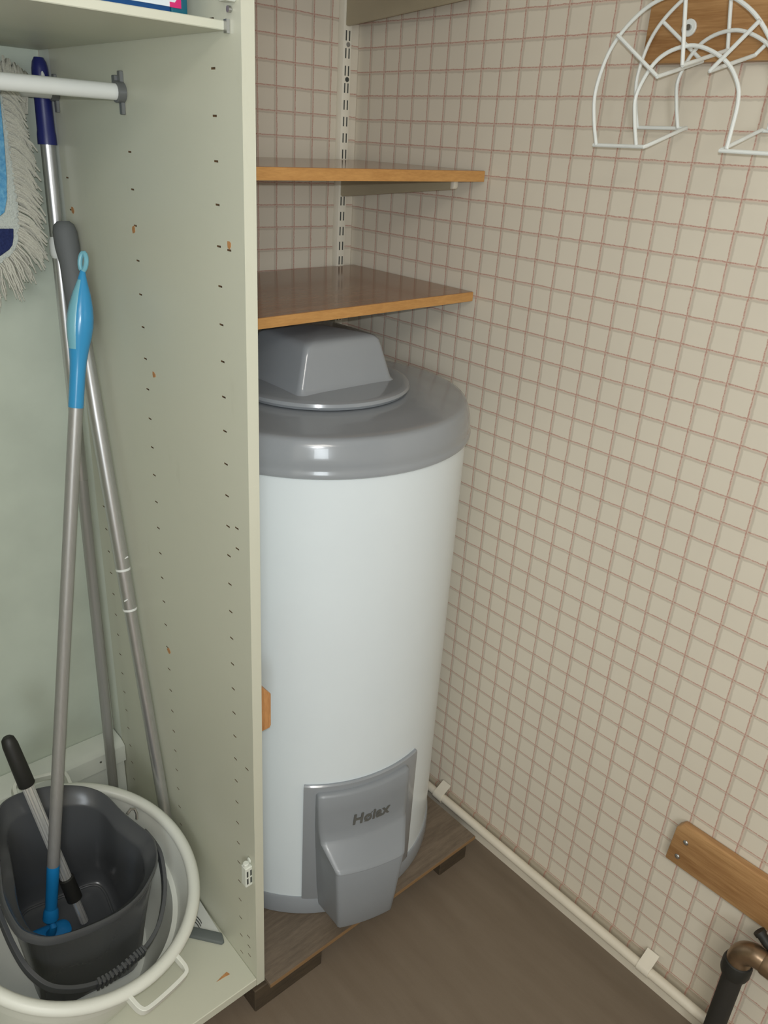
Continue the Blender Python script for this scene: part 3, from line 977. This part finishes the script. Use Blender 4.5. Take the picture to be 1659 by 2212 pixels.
MB().tube([at(0.145), at(0.90)], 0.245, 20).build('pole', M['alud'], bm_)
hr = [(0.018, 0.05), (0.022, 0.09), (0.035, 0.16), (0.055, 0.30), (0.075, 0.40), (0.09, 0.44), (0.105, 0.45), (0.12, 0.42), (0.14, 0.345), (0.16, 0.29), (0.18, 0.27), (0.23, 0.265), (0.235, 0.26)]
sc = 0.81
MB().tube([at(t * sc) for t, r in hr], [r for t, r in hr], 22).build('handle', M['blue'], bm_)
q0 = Vector(at(0.019))
dirv = (Vector(A) - Vector(B)).normalized()
lo = []
for k in range(15):
    a = math.radians(-80 + 340 * k / 14)
    lo.append(q0 + dirv * (0.36 + 0.30 * math.sin(a - math.pi / 2 + 1.4)) + Vector((0.6, -0.75, 0)) * 0.12 * math.cos(a - math.pi / 2 + 1.4))
MB().tube(lo, 0.085, 10).build('hanging_loop', M['bluel'], bm_)
gl = MB()
side = Vector((-0.75, -0.30, 0.1)).normalized()
gl.tube([Vector(at(t * sc)) + side * (r * 0.42) for t, r in hr[2:9]], [r * 0.66 for t, r in hr[2:9]], 18)
gl.build('grip_inlay', M['bluel'], bm_)
MB().tube([at(0.884), at(0.886), at(0.964), at(0.968)], [0.245, 0.255, 0.24, 0.22], 20).build('socket', M['blued'], bm_)
m = MB()
jt = Vector(at(0.955))
m.tube([at(0.957), at(0.964), at(0.978), at(0.984)], [0.22, 0.30, 0.32, 0.20], 18)
m.build('swivel_collar', M['blued'], bm_)
MB(tilt).tube([(-0.30, 0.62, -3.42), (-0.30, 0.36, -3.46), (-0.31, 0.33, -3.7), (-0.30, 0.42, -4.08)], [0.10, 0.15, 0.17, 0.2], 14).build('swivel_stem', M['blued'], bm_)
m = MB(tilt)
m.loft([[(-0.26 + x, 0.50 + y, z) for x, y in rrect(-sx, sx, -sy, sy, min(0.33, sy))] for z, sx, sy in ((-4.25, 0.82, 0.36), (-4.17, 0.86, 0.40), (-4.10, 0.78, 0.33), (-4.04, 0.3, 0.25))])
m.build('head_plate', M['blued'], bm_, smooth=45)

# telescopic stick in the bucket
ts = thing('telescopic_stick', (-19.8, 0.8, -32), 'short ribbed chrome telescopic stick with black grip in the grey bucket', 'stick')
A = (-21.01, 2.68, -22.29)
B = tuple(tilt((1.14, 0.36, -4.12)))
rib = []


def ribtube(t0_, t1_, r, name, n=26):
    a, b = Vector(lerp(A, B, t0_)), Vector(lerp(A, B, t1_))
    d = (b - a).normalized()
    u = d.orthogonal().normalized()
    v = d.cross(u)
    ring_ = lambda c: [c + (u * math.cos(math.pi * k / n) + v * math.sin(math.pi * k / n)) * (r if k % 2 else r * 0.90) for k in range(2 * n)]
    m = MB()
    m.loft([ring_(a), ring_(b)])
    m.build(name, M['chrome'], ts, smooth=0)


MB().tube([lerp(A, B, t) for t in (0, 0.01, 0.04, 0.1, 0.24, 0.245)], [0.16, 0.25, 0.30, 0.31, 0.33, 0.3], 18).build('grip', M['black'], ts)
ribtube(0.24, 0.79, 0.235, 'outer_tube', 14)
ribtube(0.78, 1.0, 0.17, 'inner_tube', 10)
MB().tube([lerp(A, B, t) for t in (0.745, 0.75, 0.865, 0.87)], [0.25, 0.31, 0.32, 0.26], 18).build('clamp_sleeve', M['black'], ts)

# mop pad with yarn fringe over the back rail
mp = thing('mop_pad', (-18, 5.9, 0.9), 'grey fringed mop pad with blue centre hanging from the back rail', 'mop pad')
YP = 5.82


def strip(poly, y0, y1, name, mat):
    MB().prism(poly, 'y', y0, y1).build(name, mat, mp, 0.02, 1)


strip([(-19.4, 1.15), (-16.95, 1.15), (-16.87, -0.6), (-16.87, -2.7), (-16.91, -3.45), (-17.05, -3.98), (-17.25, -4.33), (-17.75, -4.69), (-18.3, -4.8), (-18.9, -4.5), (-19.4, -3.5)], YP, YP + 0.16, 'backing', M['padw'])
strip([(-19.1, 1.10), (-17.03, 1.10), (-17.09, -0.6), (-17.17, -1.8), (-17.26, -2.5), (-17.4, -2.95), (-17.75, -3.2), (-19.1, -3.2)], YP - 0.10, YP, 'cleaning_strip', M['padb'])
strip([(-17.16, -3.50), (-18.9, -3.48), (-18.8, -4.2), (-18.3, -4.52), (-17.72, -4.40), (-17.4, -4.2), (-17.27, -4.05), (-17.2, -3.8)], YP - 0.05, YP, 'corner_patch', M['padn'])
m = MB()
edge = [(-16.93, 1.2), (-16.87, -0.6), (-16.87, -2.7), (-16.91, -3.45), (-17.05, -3.98), (-17.25, -4.33), (-17.75, -4.69), (-18.3, -4.8)]
seglen = [math.dist(edge[i], edge[i + 1]) for i in range(len(edge) - 1)]
tot = sum(seglen)
for k in range(290):
    d = tot * random.random()
    i = 0
    while d > seglen[i] and i < len(seglen) - 1:
        d -= seglen[i]
        i += 1
    f = d / seglen[i]
    x = edge[i][0] + (edge[i + 1][0] - edge[i][0]) * f
    z = edge[i][1] + (edge[i + 1][1] - edge[i][1]) * f
    nx, nz = -(edge[i + 1][1] - edge[i][1]) / seglen[i], (edge[i + 1][0] - edge[i][0]) / seglen[i]
    ln = random.uniform(0.75, 1.12) * (1.12 if z > -4 else 0.95)
    if z > 0:
        ln *= 0.8
    yy = YP + random.uniform(-0.08, 0.2)
    w_ = random.uniform(-0.10, 0.10)
    down = random.uniform(0.55, 0.85)
    pts = []
    for s_ in range(6):
        t = s_ / 5
        pts.append((x - 0.06 + nx * ln * 0.72 * t + w_ * t * t + 0.03 * math.sin(9 * t + k), yy - 0.05 * math.sin(3.1 * t), z + nz * ln * 0.72 * t - down * ln * (0.25 * t + 0.75 * t * t)))
    m.tube(pts, [0.042, 0.044, 0.044, 0.04, 0.036, 0.02], 5)
m.build('fringe', M['fringe'], mp, kind='stuff', smooth=60)
m = MB()
for k in range(90):
    x = random.uniform(-19, -15.9)
    hgt = 1.25 + 0.55 * max(0, min(1, (-15.7 - x) / 0.9)) + random.uniform(-0.15, 0.1)
    pts = [(x, 6.0 - 0.1 * random.random(), 1.1), (x + random.uniform(-.1, .1), 6.05, 1.1 + (hgt - 1.1) * 0.6), (x + random.uniform(-.1, .15), 6.25, hgt), (x + random.uniform(-.1, .2), 6.5, hgt - 0.1), (x + random.uniform(-.1, .2), 6.65, 0.9), (x, 6.7, 0.2)]
    m.tube(pts, 0.045, 5)
m.build('fringe_fold', M['fringe'], mp, kind='stuff', smooth=60)
